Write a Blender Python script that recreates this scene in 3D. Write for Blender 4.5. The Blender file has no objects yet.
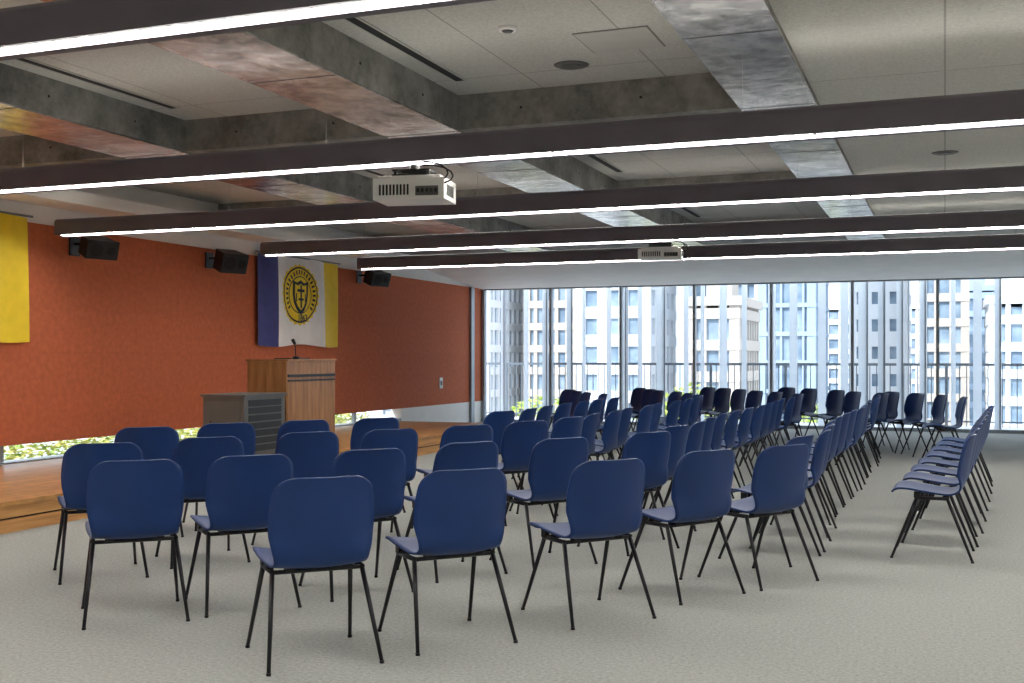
import bpy, bmesh, math, random
from mathutils import Vector, Matrix
random.seed(7)
sc = bpy.context.scene
sc.view_settings.view_transform = 'Standard'
sc.view_settings.look = 'None'
sc.view_settings.exposure = 0.62

# ------------------------------------------------------------------ materials
def new_mat(name):
    m = bpy.data.materials.new(name); m.use_nodes = True
    nt = m.node_tree
    b = nt.nodes['Principled BSDF']
    return m, nt, b

def mat(name, col, rough=0.5, metal=0.0, vary=0.0, scale=8.0, bump=0.0, bscale=60.0, col2=None, detail=4.0, spec=None, stretch=None, ramp=(0.32,0.68), nrough=0.5):
    m, nt, b = new_mat(name)
    b.inputs['Base Color'].default_value = (*col, 1)
    b.inputs['Roughness'].default_value = rough
    b.inputs['Metallic'].default_value = metal
    if spec is not None: b.inputs['Specular IOR Level'].default_value = spec
    tc = nt.nodes.new('ShaderNodeTexCoord')
    vec = tc.outputs['Object']
    if stretch:
        mp = nt.nodes.new('ShaderNodeMapping'); mp.inputs['Scale'].default_value = stretch
        nt.links.new(vec, mp.inputs['Vector']); vec = mp.outputs['Vector']
    if vary > 0 or col2:
        n = nt.nodes.new('ShaderNodeTexNoise'); n.inputs['Scale'].default_value = scale
        n.inputs['Detail'].default_value = detail; n.inputs['Roughness'].default_value = nrough
        nt.links.new(vec, n.inputs['Vector'])
        r = nt.nodes.new('ShaderNodeValToRGB')
        r.color_ramp.elements[0].position = ramp[0]; r.color_ramp.elements[1].position = ramp[1]
        if col2 is None:
            a = [c*(1-vary) for c in col]; c2 = [min(1, c*(1+vary)) for c in col]
        else:
            a = col; c2 = col2
        r.color_ramp.elements[0].color = (*a, 1); r.color_ramp.elements[1].color = (*c2, 1)
        nt.links.new(n.outputs['Fac'], r.inputs['Fac'])
        nt.links.new(r.outputs['Color'], b.inputs['Base Color'])
    if bump > 0:
        n2 = nt.nodes.new('ShaderNodeTexNoise'); n2.inputs['Scale'].default_value = bscale
        nt.links.new(vec, n2.inputs['Vector'])
        bp = nt.nodes.new('ShaderNodeBump'); bp.inputs['Strength'].default_value = bump
        bp.inputs['Distance'].default_value = 0.01
        nt.links.new(n2.outputs['Fac'], bp.inputs['Height'])
        nt.links.new(bp.outputs['Normal'], b.inputs['Normal'])
    return m

def emat(name, col, s):
    m, nt, b = new_mat(name)
    b.inputs['Base Color'].default_value = (*col, 1)
    b.inputs['Emission Color'].default_value = (*col, 1)
    b.inputs['Emission Strength'].default_value = s
    return m

def grid_mat(name, col, line, sx, sy, mortar, axes='XY', offset=0.0, vary=0.06, nscale=40, rough=0.7, col2=None, speck=0.0, bump=0.0):
    """panels with joint lines (brick texture in metres)"""
    m, nt, b = new_mat(name)
    b.inputs['Roughness'].default_value = rough
    tc = nt.nodes.new('ShaderNodeTexCoord')
    sep = nt.nodes.new('ShaderNodeSeparateXYZ'); nt.links.new(tc.outputs['Object'], sep.inputs[0])
    com = nt.nodes.new('ShaderNodeCombineXYZ')
    nt.links.new(sep.outputs[axes[0]], com.inputs['X']); nt.links.new(sep.outputs[axes[1]], com.inputs['Y'])
    br = nt.nodes.new('ShaderNodeTexBrick')
    br.offset = offset; br.squash = 1
    br.inputs['Scale'].default_value = 1
    br.inputs['Brick Width'].default_value = sx; br.inputs['Row Height'].default_value = sy
    br.inputs['Mortar Size'].default_value = mortar; br.inputs['Mortar Smooth'].default_value = 0.1
    c2 = col2 or [c*(1-vary) for c in col]
    br.inputs['Color1'].default_value = (*col, 1); br.inputs['Color2'].default_value = (*c2, 1)
    br.inputs['Mortar'].default_value = (*line, 1)
    nt.links.new(com.outputs[0], br.inputs['Vector'])
    n = nt.nodes.new('ShaderNodeTexNoise'); n.inputs['Scale'].default_value = nscale
    n.inputs['Detail'].default_value = 6; n.inputs['Roughness'].default_value = 0.65
    nt.links.new(tc.outputs['Object'], n.inputs['Vector'])
    mr = nt.nodes.new('ShaderNodeMapRange'); mr.inputs['From Min'].default_value = 0.35; mr.inputs['From Max'].default_value = 0.65
    mr.inputs['To Min'].default_value = 1-vary*1.5-speck; mr.inputs['To Max'].default_value = 1.0
    nt.links.new(n.outputs['Fac'], mr.inputs['Value'])
    mx = nt.nodes.new('ShaderNodeMix'); mx.data_type = 'RGBA'; mx.blend_type = 'MULTIPLY'
    mx.inputs[0].default_value = 1
    nt.links.new(br.outputs['Color'], mx.inputs[6]); nt.links.new(mr.outputs[0], mx.inputs[7])
    nt.links.new(mx.outputs[2], b.inputs['Base Color'])
    if bump > 0:
        bp = nt.nodes.new('ShaderNodeBump'); bp.inputs['Strength'].default_value = bump
        bp.inputs['Distance'].default_value = 0.01
        nt.links.new(n.outputs['Fac'], bp.inputs['Height']); nt.links.new(bp.outputs['Normal'], b.inputs['Normal'])
    return m

M = {}
M['carpet'] = mat('carpet_loop', (0.24,0.250,0.235), 0.95, vary=0, col2=(0.54,0.555,0.53), scale=55, detail=10, nrough=0.85, bump=0.3, bscale=220, spec=0.1, ramp=(0.34,0.66))
M['orange'] = grid_mat('orange_fabric_wall', (0.60,0.155,0.064), (0.55,0.14,0.057), 30, 0.45, 0.003, 'YZ', 0.0, 0.04, 16, 0.9, speck=0.14, bump=0.12)
M['concrete'] = mat('raw_concrete', (0.095,0.092,0.084), 0.7, col2=(0.34,0.33,0.30), scale=2.4, detail=14, nrough=0.76, bump=0.4, bscale=14, ramp=(0.34,0.64))
M['tile'] = grid_mat('ceiling_tile', (0.64,0.63,0.58), (0.38,0.37,0.33), 0.91, 1.82, 0.006, 'XY', 0.0, 0.03, 55, 0.9, speck=0.18)
M['plaster'] = mat('white_plaster', (0.88,0.85,0.80), 0.8, vary=0.03, scale=3)
M['metal'] = mat('galvanised_soffit', (0.22,0.215,0.205), 0.26, 0.90, col2=(0.85,0.83,0.80), scale=4.0, detail=14, nrough=0.80, bump=0.5, bscale=7, ramp=(0.38,0.60))
M['bar'] = mat('bar_anodised', (0.125,0.112,0.135), 0.5, 0.1, vary=0.08, scale=3)
M['led'] = emat('led_diffuser', (1.0,0.96,0.90), 50)
M['upfill'] = emat('added_ceiling_fill', (1.0,0.96,0.90), 5)  # added glow, hidden on the bar tops, to brighten the ceiling
M['wire'] = mat('suspension_wire', (0.20,0.19,0.18), 0.6, vary=0.05)
M['black'] = mat('black_plastic', (0.015,0.015,0.017), 0.45, vary=0.2, scale=10)
M['dark'] = mat('dark_slot', (0.02,0.02,0.02), 0.9, vary=0.1)
M['white'] = mat('white_plastic', (0.78,0.77,0.74), 0.4, vary=0.02)
M['hatch'] = mat('access_hatch_paint', (0.52,0.51,0.47), 0.7, vary=0.03)
M['hatchline'] = mat('hatch_joint', (0.22,0.21,0.19), 0.9, vary=0.03)
M['mull'] = mat('mullion_grey', (0.34,0.37,0.40), 0.4, 0.3, vary=0.05)
M['steel'] = mat('rail_steel', (0.16,0.19,0.22), 0.4, 0.3, vary=0.05)
M['blue'] = mat('navy_shell', (0.006,0.035,0.155), 0.42, vary=0.06, scale=5, bump=0.04, bscale=300, spec=0.4)
M['leg'] = mat('leg_black_steel', (0.014,0.014,0.018), 0.35, 0.4, vary=0.1)
M['grey'] = mat('rack_grey', (0.12,0.12,0.115), 0.5, 0.2, vary=0.06)
M['walnut'] = mat('podium_wood', (0.25,0.105,0.032), 0.4, col2=(0.42,0.20,0.075), scale=3, detail=8, stretch=(6,6,0.8))
M['flag_w'] = mat('flag_white', (0.85,0.83,0.81), 0.8, vary=0.03)
M['flag_y'] = mat('flag_yellow', (0.90,0.64,0.02), 0.7, vary=0.04)
M['flag_p'] = mat('flag_blue', (0.045,0.048,0.21), 0.7, vary=0.08)
M['ink'] = mat('emblem_black', (0.02,0.02,0.02), 0.7, vary=0.1)
M['planks'] = grid_mat('stage_planks', (0.72,0.37,0.12), (0.18,0.07,0.02), 0.15, 2.4, 0.004, 'XY', 0.5, 0.22, 9, 0.30)
M['riser'] = mat('riser_wood', (0.50,0.23,0.07), 0.4, col2=(0.75,0.40,0.14), scale=3, detail=8, stretch=(1,0.6,9))
M['leaf'] = mat('leaves', (0.18,0.34,0.03), 0.6, col2=(0.80,0.80,0.25), scale=7)
M['ground'] = mat('city_ground', (0.5,0.5,0.49), 0.9, vary=0.1, scale=0.2)
M['deck'] = mat('deck_concrete', (0.75,0.75,0.74), 0.9, vary=0.06)
M['bldw'] = mat('building_white', (0.84,0.85,0.86), 0.8, vary=0.03, scale=0.3)
M['bldt'] = mat('building_tan', (0.50,0.45,0.40), 0.8, vary=0.04, scale=0.3)
M['bldb'] = mat('building_bluegrey', (0.34,0.43,0.54), 0.6, vary=0.05, scale=0.3)
M['bglass'] = mat('building_glass', (0.13,0.20,0.28), 0.5, 0.0, col2=(0.32,0.41,0.50), scale=0.6)
g, nt, b = new_mat('window_glass')
nt.nodes.remove(b)
tr = nt.nodes.new('ShaderNodeBsdfTransparent'); tr.inputs[0].default_value = (0.97,0.99,1.0,1)
gl = nt.nodes.new('ShaderNodeBsdfGlossy'); gl.inputs['Roughness'].default_value = 0.02
mxs = nt.nodes.new('ShaderNodeMixShader'); mxs.inputs[0].default_value = 0.03
nt.links.new(tr.outputs[0], mxs.inputs[1]); nt.links.new(gl.outputs[0], mxs.inputs[2])
nt.links.new(mxs.outputs[0], nt.nodes['Material Output'].inputs[0])
M['glass'] = g
# frosted translucent facade fins
g, nt, b = new_mat('fin_frosted')
nt.nodes.remove(b)
df = nt.nodes.new('ShaderNodeBsdfDiffuse'); df.inputs[0].default_value = (0.90,0.93,0.96,1)
tl = nt.nodes.new('ShaderNodeBsdfTranslucent'); tl.inputs[0].default_value = (0.92,0.95,0.98,1)
mxs = nt.nodes.new('ShaderNodeMixShader'); mxs.inputs[0].default_value = 0.6
nt.links.new(df.outputs[0], mxs.inputs[1]); nt.links.new(tl.outputs[0], mxs.inputs[2])
nt.links.new(mxs.outputs[0], nt.nodes['Material Output'].inputs[0])
M['fin'] = g

# ------------------------------------------------------------------ mesh helpers
def bx(bm, x0, x1, y0, y1, z0, z1, mi=0, rot=None):
    vs = [bm.verts.new(p) for p in [(x0,y0,z0),(x1,y0,z0),(x1,y1,z0),(x0,y1,z0),(x0,y0,z1),(x1,y0,z1),(x1,y1,z1),(x0,y1,z1)]]
    if rot:
        for v in vs: v.co = rot @ v.co
    for f in [(0,3,2,1),(4,5,6,7),(0,1,5,4),(1,2,6,5),(2,3,7,6),(3,0,4,7)]:
        fc = bm.faces.new([vs[i] for i in f]); fc.material_index = mi
    return vs

def cyl(bm, p0, p1, r0, r1=None, mi=0, n=10, smooth=True):
    p0 = Vector(p0); p1 = Vector(p1); r1 = r0 if r1 is None else r1
    d = (p1-p0).normalized()
    a = d.orthogonal().normalized(); c = d.cross(a)
    A = []; B = []
    for i in range(n):
        t = 2*math.pi*i/n; o = a*math.cos(t)+c*math.sin(t)
        A.append(bm.verts.new(p0+o*r0)); B.append(bm.verts.new(p1+o*r1))
    for i in range(n):
        f = bm.faces.new([A[i],A[(i+1)%n],B[(i+1)%n],B[i]]); f.material_index = mi; f.smooth = smooth
    f = bm.faces.new(A[::-1]); f.material_index = mi
    f = bm.faces.new(B); f.material_index = mi

def finish(bm, name, mats, bevel=0, loc=None, parent=None, seg=2):
    bmesh.ops.recalc_face_normals(bm, faces=bm.faces)
    me = bpy.data.meshes.new(name); bm.to_mesh(me); bm.free()
    o = bpy.data.objects.new(name, me); sc.collection.objects.link(o)
    for m in mats: me.materials.append(M[m])
    if loc: o.location = loc
    if bevel:
        md = o.modifiers.new('bevel', 'BEVEL'); md.width = bevel; md.segments = seg; md.limit_method = 'ANGLE'
    if parent: o.parent = parent
    return o

def boxes(name, mats, bl, bevel=0, loc=None, parent=None):
    bm = bmesh.new()
    for t in bl: bx(bm, *t)
    return finish(bm, name, mats, bevel, loc, parent)

# ------------------------------------------------------------------ room shell
XW, XR, YB, YW = -8.69, 7.0, -4.0, 20.9
ZS, ZC = 3.0, 3.26           # beam soffit, coffer ceiling
boxes('floor', ['carpet'], [(XW-0.25, XR+0.2, YB-0.2, YW+0.25, -0.2, 0.0)])
boxes('wall_left', ['orange','plaster'], [(XW-0.2, XW, YB, YW+0.2, 0.42, 2.67, 0), (XW-0.2, XW-0.02, YB, YW+0.2, 2.67, 3.4, 1)])
boxes('wall_left_base', ['plaster'], [(XW-0.2, XW, 17.3, YW+0.2, 0, 0.42)])
boxes('wall_right', ['plaster'], [(XR, XR+0.2, YB, YW+0.2, 0, 3.4)])
boxes('wall_back', ['plaster'], [(XW-0.2, XR+0.2, YB-0.2, YB, 0, 3.4)])
boxes('trim_corner', ['mull'], [(XW+0.001, XW+0.05, 20.25, 20.4, 0, 2.66)])
# low strip window under the orange wall
bl = []
y = YB
while y < 17.3:
    bl.append((XW-0.13, XW-0.07, y, y+0.05, 0.03, 0.42, 0)); y += 1.8
bl.append((XW-0.2, XW, YB, 17.3, 0.0, 0.25, 0))
bl.append((XW-0.11, XW-0.10, YB, 17.3, 0.25, 0.42, 1))
boxes('window_1', ['mull','glass'], bl)

# ceilings
boxes('ceiling', ['tile'], [(XW-0.2, -0.8, YB, YW+0.2, ZC, ZC+0.15), (-0.8, XR+0.2, YB, YW+0.2, ZS+0.03, ZC+0.15)])
# white bulkhead down to the window head, its slope shaped to catch light
bm = bmesh.new()
prof = [(17.8,ZS+0.02),(17.8,2.90),(YW-0.1,2.66),(YW+0.2,2.66),(YW+0.2,ZS+0.02)]
A = [bm.verts.new((XW+0.001,p[0],p[1])) for p in prof]; B = [bm.verts.new((XR-0.001,p[0],p[1])) for p in prof]
for i in range(5): bm.faces.new([A[i],A[(i+1)%5],B[(i+1)%5],B[i]])
bm.faces.new(A); bm.faces.new(B)
finish(bm, 'ceiling_window_bulkhead', ['plaster'])
# beams running to the windows, with clad soffits and formwork tie holes
for (a, c) in [(-6.5,-5.87), (-4.0,-3.4), (-1.3,-0.8)]:
    bm = bmesh.new()
    bx(bm, a, c, YB, 17.79, ZS, ZC, 0); bx(bm, a, c, YB, 17.79, ZS-0.012, ZS-0.001, 1)
    y = YB+0.3
    while y < 17.5:
        cyl(bm, (c,y,ZS+0.13),(c+0.003,y,ZS+0.13),0.010,0.010,2,10); y += 0.9
    y = YB+0.9     # sheet joints in the cladding
    while y < 17.5:
        bx(bm, a+0.001, c-0.001, y, y+0.006, ZS-0.0135, ZS-0.011, 2); y += 1.8
    finish(bm, 'concrete_beam', ['concrete','metal','dark'])
for y0 in (-1.0, 3.35, 7.72, 12.1, 16.4):
    for (a, c) in [(XW,-6.5), (-5.87,-4.0), (-3.4,-1.3)]:
        bm = bmesh.new(); bx(bm, a+0.002, c-0.002, y0, y0+0.55, ZS+0.002, ZC, 0)
        x = a+0.5
        while x < c-0.1:
            cyl(bm, (x,y0-0.003,ZS+0.13),(x,y0,ZS+0.13),0.010,0.010,1,10); x += 0.9
        finish(bm, 'concrete_cross_beam', ['concrete','dark'])
boxes('wall_cove', ['plaster'], [(XW, XW+0.45, YB, 17.79, 2.86, 2.99)])

# linear slots, diffusers, detectors
def slot(x, y0, y1, z):
    boxes('air_slot_diffuser', ['dark','hatch'], [(x-0.035, x+0.035, y0, y1, z-0.006, z-0.001, 0), (x-0.05, x-0.035, y0, y1, z-0.010, z-0.001, 1), (x+0.035, x+0.05, y0, y1, z-0.010, z-0.001, 1)])
slot(-3.2, 5.2, 7.3, ZC); slot(-5.65, 4.6, 7.3, ZC); slot(-3.2, 9.0, 11.5, ZC); slot(-5.65, 9.0, 11.5, ZC)
slot(0.9, 8.9, 11.0, ZS+0.03); slot(-3.2, 13.2, 15.6, ZC)
def disc(name, x, y, z, r, mi='white', h=0.02, r2=None):
    bm = bmesh.new(); cyl(bm, (x,y,z-h), (x,y,z-0.0005), (r2 or r*0.85), r, 0, 24)
    cyl(bm, (x,y,z-h-0.006), (x,y,z-h), r*0.5, r*0.6, 1, 16)
    return finish(bm, name, [mi,'grey'])
disc('ceiling_speaker', -2.34, 7.19, ZC, 0.12, 'grey', 0.008)
disc('smoke_detector', -2.43, 6.24, ZC, 0.06)
disc('smoke_detector', 0.5, 9.0, ZS+0.03, 0.05)
disc('ceiling_speaker', 0.0, 10.2, ZS+0.03, 0.11, 'grey', 0.008)
disc('sprinkler_head', 1.2, 7.3, ZS+0.03, 0.04)
disc('sprinkler_head', 0.6, 12.6, ZS+0.03, 0.04)
boxes('access_panel', ['hatch','hatchline'], [(-2.1,-1.65,6.5,6.95,ZC-0.008,ZC-0.004,0),(-2.11,-1.64,6.49,6.96,ZC-0.004,ZC-0.001,1)])

# ------------------------------------------------------------------ suspended light bars
def light_bar(y, xa, xb=6.6):
    bm = bmesh.new()
    # rounded channel profile extruded along X
    w, z0, z1 = 0.065, 2.505, 2.662
    prof = [(-w,z0),(-w,z1-0.04)]
    for i in range(5):
        t = math.pi - i*math.pi/8; prof.append((-w+0.04+0.04*math.cos(t), z1-0.04+0.04*math.sin(t)))
    for i in range(5):
        t = math.pi/2 - i*math.pi/8; prof.append((w-0.04+0.04*math.cos(t), z1-0.04+0.04*math.sin(t)))
    prof += [(w,z0)]
    A = [bm.verts.new((xa, y+p[0], p[1])) for p in prof]; B = [bm.verts.new((xb, y+p[0], p[1])) for p in prof]
    for i in range(len(prof)):
        j = (i+1) % len(prof); f = bm.faces.new([A[i],A[j],B[j],B[i]])
    bm.faces.new(A); bm.faces.new(B[::-1])
    bx(bm, xa, xb, y+0.012, y+w, z0-0.014, z0, 0)
    x = xa+0.05
    while x < xb-0.1:
        e = min(x+1.48, xb-0.02)
        bx(bm, x, e, y-0.024, y+0.010, z0-0.004, z0-0.0005, 1)
        bx(bm, x, e, y-0.020, y+0.020, z1+0.0002, z1+0.0008, 2)  # unseen fill strip added on top of the bar
        x += 1.5
    for x in (-6.2, -3.7, -1.05, 1.5, 4.5):
        if x > xa: cyl(bm, (x,y,z1-0.005), (x,y,ZS-0.016 if x < -0.9 else ZS+0.029), 0.0013, mi=3, n=5)
    return finish(bm, 'linear_light_bar', ['bar','led','upfill','wire'])
for y, xa in [(-1.6,-8.2),(1.0,-8.2),(3.42,-8.2),(6.30,-8.2),(8.80,-8.2),(11.4,-7.55),(13.65,-7.5)]:  # bars towards the back wall, out of view, are added for fill light
    light_bar(y, xa)

# ------------------------------------------------------------------ window wall
bl = []
x = XW+0.05
while x < XR:
    bl.append((x-0.025, x+0.025, YW-0.05, YW+0.07, 0.06, 2.66, 0)); x += 1.42
bl += [(XW, XR, YW-0.06, YW+0.08, 0.0, 0.06, 0), (XW, XR, YW-0.03, YW+0.05, 2.635, 2.66, 0), (XW, XR, YW, YW+0.01, 0.06, 2.64, 1)]
boxes('window_2', ['mull','glass'], bl)
bm = bmesh.new()
random.seed(3)
x = XW+0.15
while x < XR+1:
    w = random.choice([0.035,0.045,0.07])
    R = Matrix.Translation((x,21.65,0)) @ Matrix.Rotation(math.radians(random.choice([-10,0,12,20])),4,'Z')
    bx(bm, -w, w, -0.015, 0.015, -0.02, 3.3, 0, R)
    if random.random() < 0.4: bx(bm, w, w+0.025, -0.05, 0.05, -0.02, 3.3, 1, R)
    x += random.choice([0.32,0.40,0.52])
finish(bm, 'facade_fins', ['fin','mull'])
boxes('balcony_slab', ['deck'], [(-13, XR+2, YW+0.3, 23.3, -0.3, -0.02)])
bl = [(-12, XR+2, 22.95, 23.0, 1.13, 1.18), (-12, XR+2, 22.96, 22.99, 0.06, 0.09)]
x = -12
while x < XR+2:
    bl.append((x, x+0.016, 22.968, 22.982, -0.02, 1.14)); x += 0.125
x = -12
while x < XR+2:
    bl.append((x, x+0.05, 22.945, 23.005, -0.02, 1.16)); x += 1.5
boxes('balcony_railing', ['steel'], bl)

# ------------------------------------------------------------------ city
boxes('city_ground', ['ground'], [(-250, 150, 24, 400, -16, -15)])
def building(x0, x1, y, dep, top, wall, bay=3.0, fl=3.0, pier=0.5, slab=0.9):
    bm = bmesh.new(); zb = -15
    bx(bm, x0+0.4, x1-0.4, y+0.35, y+dep-0.4, zb, top-0.3, 1)
    z = zb
    while z < top-0.1:
        bx(bm, x0, x1, y, y+dep, z, min(z+slab, top-0.01), 0)
        z += fl
    bx(bm, x0-0.2, x1+0.2, y-0.2, y+dep+0.2, top, top+0.7, 0)
    n = max(2, round((x1-x0)/bay))
    for i in range(n+1):
        xx = x0+0.04+(x1-x0-pier-0.08)*i/n
        bx(bm, xx, xx+pier, y+0.05, y+0.8, zb, top, 0)
    n = max(2, round(dep/bay))
    for i in range(n+1):
        yy = y+0.08+(dep-pier-0.16)*i/n
        bx(bm, x1-0.8, x1-0.07, yy, yy+pier, zb, top, 0); bx(bm, x0+0.07, x0+0.8, yy, yy+pier, zb, top, 0)
    bx(bm, x0+1, x0+3, y+3, y+6, top+0.7, top+3, 0)
    return finish(bm, 'apartment_building', [wall,'bglass'])
building(-62,-45, 110, 14, 40, 'bldw', 1.6, 2.4, 0.4, 0.8)
building(-43,-36.5, 115, 14, 17, 'bldt', 1.4, 2.4, 0.4, 0.8)
building(-36,-28, 112, 12, 36, 'bldw', 2.6, 2.9, 1.0, 1.2)
building(-26,-18, 120, 12, 34, 'bldw', 1.5, 2.4, 0.4, 0.9)
building(-18.5,-14.4, 85, 10, 5.2, 'bldt', 1.3, 2.4, 0.3, 0.8)
building(-16,-10.8, 104, 12, 34, 'bldb', 1.1, 2.6, 0.2, 0.4)
building(-9.6,-3.6, 125, 14, 22, 'bldw', 2.0, 2.9, 0.5, 1.6)
building(-2.4,2.2, 115, 14, 12, 'bldt', 1.5, 2.4, 0.4, 0.8)
building(3.6,9.5, 108, 12, 6.0, 'bldw', 1.4, 2.4, 0.4, 0.8)
building(11,22, 115, 14, 18, 'bldw', 1.8, 2.4, 0.4, 0.8)
building(-95,-66, 130, 14, 30, 'bldw', 2.0, 2.4, 0.4, 0.8)
building(-28,0, 190, 14, 9, 'bldw', 2, 2.4, 0.4, 0.8)
building(2,14, 160, 14, 10, 'bldb', 2, 2.4, 0.4, 0.8)

def leaves(bm, cx, cy, cz, rx, ry, rz, n, s, mi=0):
    for _ in range(n):
        while True:
            p = Vector((random.uniform(-1,1),random.uniform(-1,1),random.uniform(-1,1)))
            if p.length < 1: break
        p = Vector((cx+p.x*rx, cy+p.y*ry, cz+p.z*rz))
        R = Matrix.Rotation(random.uniform(0,6.28),3,'Z') @ Matrix.Rotation(random.uniform(-1.2,1.2),3,'X')
        q = [p + R @ Vector(v)*s for v in [(-0.5,0,0),(0,-0.28,0.05),(0.5,0,0),(0,0.28,0.05)]]
        f = bm.faces.new([bm.verts.new(v) for v in q]); f.material_index = mi
for (tx,ty,tz,s) in [(-9.5,45,-1.6,2.0),(-17,48,-2.4,2.2),(-5,50,-2.3,1.8),(-12.5,52,-2.6,2.0)]:
    bm = bmesh.new(); leaves(bm, tx,ty,tz, s,s,s*0.9, 1200, 0.35)
    cyl(bm, (tx,ty,-15),(tx,ty,tz), 0.25, 0.12, 1)
    finish(bm, 'street_tree', ['leaf','walnut'])
bm = bmesh.new()
y = 4.0
while y < 17:
    leaves(bm, -9.35, y, random.uniform(0.22,0.32), 0.3, 0.35, 0.16, 230, 0.07)
    y += 0.4
finish(bm, 'hedge', ['leaf'])
boxes('planter_ledge', ['deck'], [(-10.2,-8.95,-4,18,0.0,0.045)])

# ------------------------------------------------------------------ stage
SX = -6.44
boxes('stage_platform', ['planks','riser','dark'], [
    (XW+0.01, SX, 2.0, 16.8, 0.20, 0.235, 0),
    (XW+0.01, SX-0.02, 2.01, 16.79, 0.11, 0.20, 1),
    (XW+0.01, SX-0.05, 2.03, 16.77, 0.095, 0.11, 2),
    (XW+0.01, SX-0.02, 2.01, 16.79, 0.0, 0.095, 1)])

# ------------------------------------------------------------------ flags
def wave(y, z): return 0.018*math.sin(y*5.2+z*0.8)+0.012*math.sin(y*11+1.3+z*2)
def flag(yc, wd=2.15, zt=2.70, zb=1.46):
    emp = bpy.data.objects.new('wall_flag', None); sc.collection.objects.link(emp)
    bm = bmesh.new(); n, m = 60, 24; X0 = XW+0.06
    y0 = yc-wd/2
    V = []
    for j in range(m+1):
        row = []
        for i in range(n+1):
            u = i/n; v = j/m
            z = zt - (zt-zb)*v - (0.05*v*math.sin(u*9)*0.4) + 0.02*math.sin(u*3.1)*(1-v)
            yy = y0+wd*u
            row.append(bm.verts.new((X0+wave(yy,z), yy, z)))
        V.append(row)
    for j in range(m):
        for i in range(n):
            f = bm.faces.new([V[j][i],V[j][i+1],V[j+1][i+1],V[j+1][i]]); f.smooth = True
            u = (i+0.5)/n; f.material_index = 0 if u < 0.22 else (1 if u < 0.80 else 2)
    finish(bm, 'cloth', ['flag_p','flag_w','flag_y'], parent=emp)
    ec = (yc-0.02, 2.19)
    def poly(name, pts, mt, off):
        bm = bmesh.new()
        c = (sum(p[0] for p in pts)/len(pts), sum(p[1] for p in pts)/len(pts))
        rings = 8
        R = [[bm.verts.new((0, ec[0]+c[0]+(p[0]-c[0])*k/rings, ec[1]+c[1]+(p[1]-c[1])*k/rings)) for p in pts] for k in range(1,rings+1)]
        cv = bm.verts.new((0, ec[0]+c[0], ec[1]+c[1]))
        L = len(pts)
        for i in range(L):
            bm.faces.new([cv,R[0][i],R[0][(i+1)%L]])
            for k in range(rings-1): bm.faces.new([R[k][i],R[k+1][i],R[k+1][(i+1)%L],R[k][(i+1)%L]])
        for v in bm.verts: v.co.x = X0+wave(v.co.y, v.co.z)+off
        finish(bm, name, [mt], parent=emp)
    circ = lambda r, ry=None, n=48, sc_=0: [((r+sc_*math.cos(24*2*math.pi*i/n))*math.cos(2*math.pi*i/n), ((ry or r)+sc_*math.cos(24*2*math.pi*i/n))*math.sin(2*math.pi*i/n)) for i in range(n)]
    poly('seal_rim', circ(0.46,0.43,96,0.016), 'flag_y', 0.006)
    poly('seal_ring_outer', circ(0.432,0.402), 'ink', 0.009)
    poly('seal_band', circ(0.408,0.378), 'flag_y', 0.012)
    poly('seal_ring_inner', circ(0.29,0.27), 'ink', 0.015)
    poly('seal_field', circ(0.275,0.255), 'flag_y', 0.018)
    sh = [(-0.20,0.20),(-0.1,0.17),(0,0.21),(0.1,0.17),(0.20,0.20),(0.20,0.0),(0.17,-0.12),(0.10,-0.22),(0,-0.29),(-0.10,-0.22),(-0.17,-0.12),(-0.20,0.0)]
    poly('shield', sh, 'ink', 0.021)
    poly('shield_field', [(p[0]*0.76,p[1]*0.76) for p in sh], 'flag_y', 0.024)
    def rect(name, a,b_,c,d,mt='ink',off=0.027): poly(name, [(a,c),(b_,c),(b_,d),(a,d)], mt, off)
    rect('cross_post', -0.022,0.022,-0.19,0.14); rect('cross_arm', -0.10,0.10,0.04,0.08)
    rect('bar_l', -0.13,-0.105,-0.10,0.02); rect('bar_r', 0.105,0.13,-0.10,0.02); rect('chevron', -0.07,0.07,-0.08,-0.05)
    for k in range(22):
        t = math.radians(-35 + 250*k/21)
        c = (0.345*math.cos(t), 0.325*math.sin(t)); w = 0.015
        pts = []
        for (a,b2) in [(-w,-0.032),(w,-0.032),(w,0.032),(-w,0.032)]:
            pts.append((c[0]+a*-math.sin(t)+b2*math.cos(t), c[1]+a*math.cos(t)+b2*math.sin(t)))
        poly('letter_%d'%k, pts, 'ink', 0.021)
    cu = bpy.data.curves.new('date','FONT'); cu.body='1863'; cu.size=0.13; cu.align_x='CENTER'; cu.materials.append(M['ink']); cu.offset=0.004
    t = bpy.data.objects.new('date', cu); sc.collection.objects.link(t); t.parent = emp
    t.rotation_euler = (math.pi/2,0,math.pi/2); t.location = (X0+0.045, ec[0], ec[1]-0.375)
    bm = bmesh.new(); cyl(bm, (X0,y0-0.05,zt+0.02),(X0,y0+wd+0.05,zt+0.02),0.012); finish(bm,'hanging_rod',['steel'],parent=emp)
flag(13.98); flag(7.77)

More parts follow.
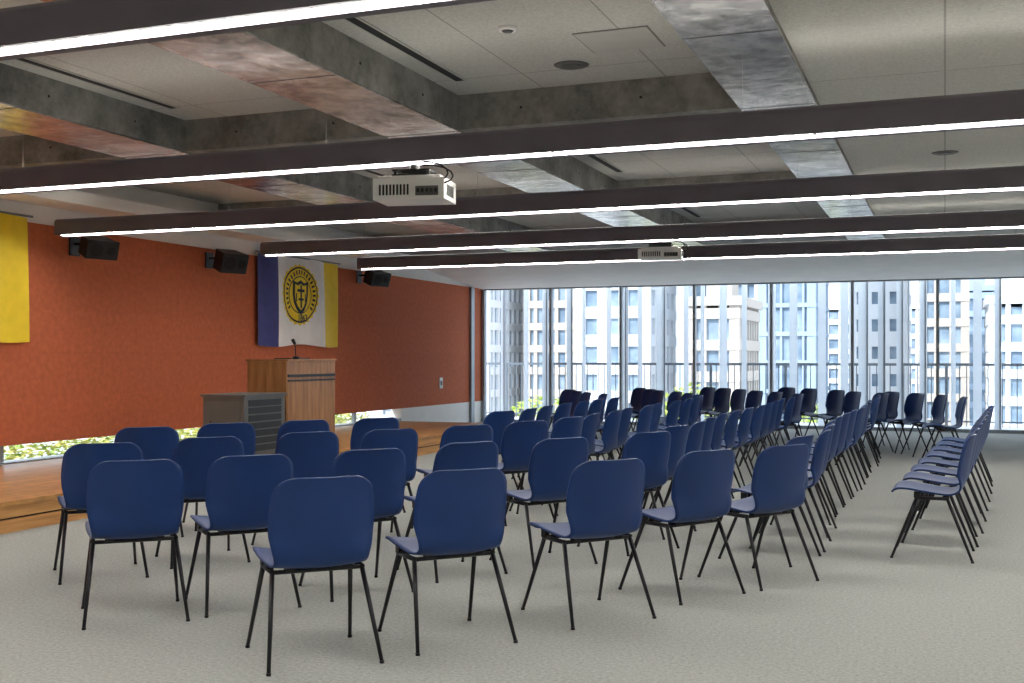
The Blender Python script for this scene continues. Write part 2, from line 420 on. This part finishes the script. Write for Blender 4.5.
# ------------------------------------------------------------------ wall speakers
def speaker(x, y, z, w, h):
    bm = bmesh.new()
    R = Matrix.Translation((x,y,z)) @ Matrix.Rotation(math.radians(-20),4,'Z') @ Matrix.Rotation(math.radians(18),4,'Y')
    pts = [(-0.13,-w/2+0.05),(0.13,-w/2),(0.13,w/2),(-0.13,w/2-0.05)]
    A = [bm.verts.new(R@Vector((p[0],p[1],-h/2))) for p in pts]; B = [bm.verts.new(R@Vector((p[0],p[1],h/2))) for p in pts]
    for i in range(4): bm.faces.new([A[i],A[(i+1)%4],B[(i+1)%4],B[i]])
    bm.faces.new(A); bm.faces.new(B)
    cyl(bm, R@Vector((0.13,-w*0.2,0)), R@Vector((0.14,-w*0.2,0)), h*0.32, h*0.36, 1, 20)
    cyl(bm, R@Vector((0.13,w*0.25,0)), R@Vector((0.14,w*0.25,0)), h*0.2, h*0.24, 1, 20)
    bx(bm, XW, x, y-0.02, y+0.02, z+0.03, z+0.06, 0); bx(bm, XW, XW+0.02, y-0.08, y+0.08, z-0.08, z+0.12, 0)
    return finish(bm, 'wall_speaker', ['black','dark'], 0.008)
speaker(-8.38, 9.54, 2.46, 0.36, 0.20); speaker(-8.38, 11.9, 2.5, 0.38, 0.25); speaker(-8.38, 15.8, 2.55, 0.38, 0.22)
boxes('wall_switch', ['white','grey'], [(XW+0.001,XW+0.012,18.85,18.98,0.72,0.92,0),(XW+0.012,XW+0.018,18.88,18.95,0.78,0.86,1)])

# ------------------------------------------------------------------ projectors
def projector(x, y, z, w, dp, h, ztop, rz):
    bm = bmesh.new()
    bx(bm, -w/2, w/2, -dp/2, dp/2, -h/2, h/2, 0)
    bx(bm, -w/2+0.03, w/2-0.03, -dp/2+0.02, dp/2-0.02, h/2, h/2+0.018, 0)
    for k in range(9): bx(bm, -w/2+0.04+k*0.022, -w/2+0.052+k*0.022, -dp/2-0.004, -dp/2+0.001, -h*0.3, h*0.2, 1)
    bx(bm, w*0.1, w*0.42, -dp/2-0.004, -dp/2+0.001, -h*0.35, h*0.1, 2)
    for k in range(5): bx(bm, w*0.12+k*0.028, w*0.12+k*0.028+0.016, -dp/2-0.010, -dp/2-0.003, -h*0.2, -h*0.02, 1)
    for k in range(6): bx(bm, w/2-0.001, w/2+0.004, -dp*0.3+k*0.03, -dp*0.3+k*0.03+0.014, -h*0.3, h*0.25, 1)
    cyl(bm, (-w/2-0.03, dp*0.15, 0), (-w/2, dp*0.15, 0), h*0.30, h*0.36, 1, 20)
    bx(bm, -0.12,0.12,-0.1,0.1,h/2+0.02,h/2+0.032,1)
    for a in (-0.11,0.1):
        for c in (-0.09,0.08): bx(bm, a,a+0.015,c,c+0.015,h/2+0.015,h/2+0.06,1)
    bx(bm, -0.12,0.12,-0.1,0.1,h/2+0.052,h/2+0.062,1)
    R = Matrix.Translation((x,y,z)) @ Matrix.Rotation(rz,4,'Z')
    for v in bm.verts: v.co = R @ v.co
    cyl(bm, (x,y,z+h/2+0.06), (x,y,ztop), 0.03, mi=1, n=14)
    for s in (0,1):
        P = [Vector((x+0.10+0.17*math.sin(t/8*math.pi)*(1+0.2*s), y-0.10, z+h/2+0.04+0.06*math.cos(t/8*math.pi*1.2)-0.02*s)) for t in range(9)]
        for a, c in zip(P, P[1:]): cyl(bm, a, c, 0.006, mi=1, n=6)
    return finish(bm, 'ceiling_projector', ['white','dark','grey'], 0.006)
projector(-3.07, 6.30, 2.325, 0.45, 0.30, 0.13, 2.490, math.radians(10))
projector(-2.74, 11.40, 2.36, 0.44, 0.28, 0.10, 2.490, math.radians(8))

# ------------------------------------------------------------------ podium & rack
ZT = 0.235
px, py = -6.86, 11.02
bl = [(px-0.30,px+0.20,py-0.52,py+0.52,ZT+0.04,ZT+1.02,0),
      (px-0.27,px+0.17,py-0.48,py+0.48,ZT,ZT+0.04,1),
      (px+0.20,px+0.215,py-0.50,py+0.50,ZT+0.845,ZT+0.875,1),
      (px+0.20,px+0.215,py-0.50,py+0.50,ZT+0.80,ZT+0.815,1),
      (px-0.32,px+0.22,py-0.53,py+0.53,ZT+1.02,ZT+1.04,0),
      (px+0.20,px+0.206,py-0.50,py+0.50,ZT+0.08,ZT+0.79,0),
      (px-0.10,px+0.12,py-0.30,py+0.10,ZT+1.041,ZT+1.053,1)]
emp = bpy.data.objects.new('podium', None); sc.collection.objects.link(emp)
boxes('cabinet', ['walnut','black'], bl, 0.006, parent=emp)
bm = bmesh.new()
cyl(bm, (px+0.12,py-0.2,ZT+1.04),(px+0.12,py-0.2,ZT+1.07),0.04)
P = [Vector((px+0.12-0.02*t/6, py-0.2, ZT+1.07+0.035*t)) for t in range(5)]
for a, c in zip(P,P[1:]): cyl(bm, a, c, 0.006, n=8)
cyl(bm, P[-1], P[-1]+Vector((-0.03,0,0.05)), 0.016, 0.02, n=12)
finish(bm, 'gooseneck_microphone', ['black'], parent=emp)
x0, x1, y0, y1 = -7.08, -6.58, 9.60, 10.34
bl = [(x0,x1,y0,y1,ZT+0.05,ZT+0.66,0),
      (x0-0.02,x1+0.02,y0-0.02,y1+0.02,ZT+0.66,ZT+0.685,0)]
for k in range(7): bl.append((x1,x1+0.006,y0+0.07,y1-0.07,ZT+0.10+k*0.077,ZT+0.165+k*0.077,1))
bl.append((x0+0.05,x1-0.05,y0-0.007,y0,ZT+0.1,ZT+0.61,2))
bl.append((x0+0.09,x0+0.11,y0-0.012,y0-0.007,ZT+0.3,ZT+0.42,1))
for a in (x0+0.02,x1-0.08):
    for c in (y0+0.02,y1-0.08): bl.append((a,a+0.06,c,c+0.06,ZT,ZT+0.05,1))
boxes('equipment_rack', ['grey','black','grey'], bl, 0.004)

# ------------------------------------------------------------------ chair mesh
def chair_mesh():
    key = [(-0.268,0.800,0.198),(-0.259,0.770,0.208),(-0.247,0.71,0.220),(-0.234,0.64,0.226),(-0.221,0.57,0.225),(-0.207,0.505,0.217),
           (-0.188,0.455,0.207),(-0.158,0.420,0.202),(-0.11,0.404,0.206),(-0.04,0.408,0.216),(0.05,0.420,0.224),(0.13,0.432,0.226),(0.19,0.434,0.222),(0.225,0.424,0.214),(0.243,0.408,0.205)]
    P = [Vector(k) for k in key]
    prof = []
    for i in range(len(P)-1):
        p0, p1, p2, p3 = P[max(i-1,0)], P[i], P[i+1], P[min(i+2,len(P)-1)]
        for s in range(3):
            t = s/3
            prof.append(0.5*((2*p1)+(-p0+p2)*t+(2*p0-5*p1+4*p2-p3)*t*t+(-p0+3*p1-3*p2+p3)*t**3))
    prof.append(P[-1])
    def lerp(a,b,t): return a+(b-a)*t
    prof = [prof[0], lerp(prof[0],prof[1],0.12), lerp(prof[0],prof[1],0.4)] + prof[1:-1] + [lerp(prof[-1],prof[-2],0.5), lerp(prof[-1],prof[-2],0.15), prof[-1]]
    L = [0]
    for a, c in zip(prof, prof[1:]): L.append(L[-1]+math.hypot(c[0]-a[0], c[1]-a[1]))
    T = L[-1]; bm = bmesh.new(); N = 18; R = 0.072
    rows = []
    for k, p in enumerate(prof):
        s = min(L[k], T-L[k])
        w = p[2]
        if s < R: w = w - R + math.sqrt(max(0, R*R-(R-s)**2))
        back = max(0, min(1, (p[1]-0.43)/0.12)) if p[0] < -0.1 else 0
        row = []
        for i in range(N+1):
            u = -1+2*i/N; x = u*w
            q = (x/0.22)**2
            yy = p[0] + 0.055*q*back
            zz = p[1] + 0.018*q*(1-back)
            row.append(bm.verts.new((x, yy, zz)))
        rows.append(row)
    for a, c in zip(rows, rows[1:]):
        for i in range(N):
            f = bm.faces.new([a[i],a[i+1],c[i+1],c[i]]); f.smooth = True
    bmesh.ops.recalc_face_normals(bm, faces=bm.faces)
    me = bpy.data.meshes.new('tmp'); bm.to_mesh(me); bm.free()
    o = bpy.data.objects.new('tmp', me); sc.collection.objects.link(o)
    md = o.modifiers.new('s','SOLIDIFY'); md.thickness = 0.011; md.offset = 0
    bpy.context.view_layer.update()
    me2 = bpy.data.meshes.new_from_object(o.evaluated_get(bpy.context.evaluated_depsgraph_get()))
    bpy.data.objects.remove(o)
    bm = bmesh.new(); bm.from_mesh(me2)
    for f in bm.faces: f.smooth = True; f.material_index = 0
    zt = 0.392
    tops = {('L','F'):(-0.195,0.085),('R','F'):(0.195,0.085),('L','B'):(-0.195,-0.10),('R','B'):(0.195,-0.10)}
    feet = {('L','F'):(-0.235,0.235),('R','F'):(0.235,0.235),('L','B'):(-0.240,-0.250),('R','B'):(0.240,-0.250)}
    for k in tops:
        t = tops[k]; f = feet[k]
        cyl(bm, (t[0],t[1],zt), (f[0],f[1],0.006), 0.0115, 0.0085, 1, 10)
        cyl(bm, (f[0],f[1],0.0), (f[0],f[1],0.012), 0.0105, 0.0105, 1, 10)
    for s in (-1,1):
        cyl(bm, (s*0.195,-0.11,zt),(s*0.195,0.095,zt),0.0115,mi=1,n=8)
    for yy in (-0.10,0.085):
        cyl(bm, (-0.2,yy,zt-0.002),(0.2,yy,zt-0.002),0.010,mi=1,n=8)
    for s in (-1,1):
        bx(bm, s*0.12-0.02, s*0.12+0.02, -0.11, -0.07, zt-0.005, zt+0.012, 1)
        bx(bm, s*0.12-0.02, s*0.12+0.02, 0.065, 0.105, zt-0.005, zt+0.030, 1)
        bx(bm, s*0.195-0.012, s*0.195+0.012, 0.06, 0.10, zt, zt+0.040, 1)
    me3 = bpy.data.meshes.new('stacking_chair')
    me3.materials.append(M['blue']); me3.materials.append(M['leg'])
    bm.to_mesh(me3); bm.free()
    return me3
CM = chair_mesh()
random.seed(11)
def chair(bxx, byy, ang):
    """bxx,byy: position of the back; ang: facing, degrees left of +Y"""
    ang += random.uniform(-2.5,2.5)
    a = math.radians(ang); dx, dy = -math.sin(a), math.cos(a)
    o = bpy.data.objects.new('stacking_chair', CM); sc.collection.objects.link(o)
    o.location = (bxx+0.24*dx, byy+0.24*dy, 0.0); o.rotation_euler = (0,0,a)
def row(diag, X, ya, yb, mirror=True, step=0.63):
    n = len(diag)
    for i, (x, y) in enumerate(diag):
        a = 45 + 14*i/max(1,n-1)
        chair(x, y, a)
        if mirror: chair(x+random.uniform(-.05,.05), 23-y, 180-a)
    k = 0; y = ya
    while y <= yb:
        ang = 90
        if k == 0: ang = 72
        chair(X+random.uniform(-0.04,0.04), y, ang); y += step; k += 1
row([(-2.41,4.10),(-1.99,4.61),(-1.51,5.30),(-1.17,6.03),(-0.83,6.54)], -0.80, 7.35, 15.6)
row([(-3.66,4.44),(-3.29,4.88),(-2.90,5.43),(-2.60,6.09),(-2.19,6.60),(-1.82,7.34)], -1.80, 8.1, 15.0)
row([(-4.56,5.25),(-4.28,5.88),(-3.95,6.52),(-3.58,7.0),(-3.25,7.6),(-3.03,8.26)], -2.9, 8.95, 14.1)
row([(-5.32,6.57),(-5.07,7.18),(-4.73,7.75),(-4.35,8.25)], -3.8, 9.7, 13.6)
for k in range(8): chair(0.16+0.04*k, 7.9+0.66*k, 90)
for (x,y,a) in [(0.23,15.2,100),(-0.02,15.9,112),(-0.35,16.5,120),(-0.7,17.1,124)]: chair(x,y,a)

# ------------------------------------------------------------------ light & world
w = bpy.data.worlds.new('World'); sc.world = w; w.use_nodes = True
nt = w.node_tree; bg = nt.nodes['Background']
tc = nt.nodes.new('ShaderNodeTexCoord'); sep = nt.nodes.new('ShaderNodeSeparateXYZ'); nt.links.new(tc.outputs['Generated'], sep.inputs[0])
rp = nt.nodes.new('ShaderNodeValToRGB')
rp.color_ramp.elements[0].position = 0.0; rp.color_ramp.elements[0].color = (0.44,0.53,0.64,1)
rp.color_ramp.elements[1].position = 0.5; rp.color_ramp.elements[1].color = (0.78,0.87,1.0,1)
nt.links.new(sep.outputs['Z'], rp.inputs['Fac']); nt.links.new(rp.outputs['Color'], bg.inputs['Color'])
bg.inputs['Strength'].default_value = 1.9
sl = bpy.data.lights.new('sun','SUN'); sl.energy = 3.0; sl.angle = 0.02; sl.color = (1,0.97,0.93)
so = bpy.data.objects.new('sun', sl); sc.collection.objects.link(so); so.rotation_euler = (math.radians(52),0,math.radians(-25))

# ------------------------------------------------------------------ camera
cd = bpy.data.cameras.new('camera'); cam = bpy.data.objects.new('camera', cd); sc.collection.objects.link(cam)
cd.sensor_width = 36; cd.lens = 1125/1024*36; cd.shift_y = 15.5/1024
cd.clip_end = 1000; cd.clip_start = 0.05
cam.location = (0,0,1.3); cam.rotation_euler = (math.pi/2,0,math.radians(21.05))
sc.camera = cam
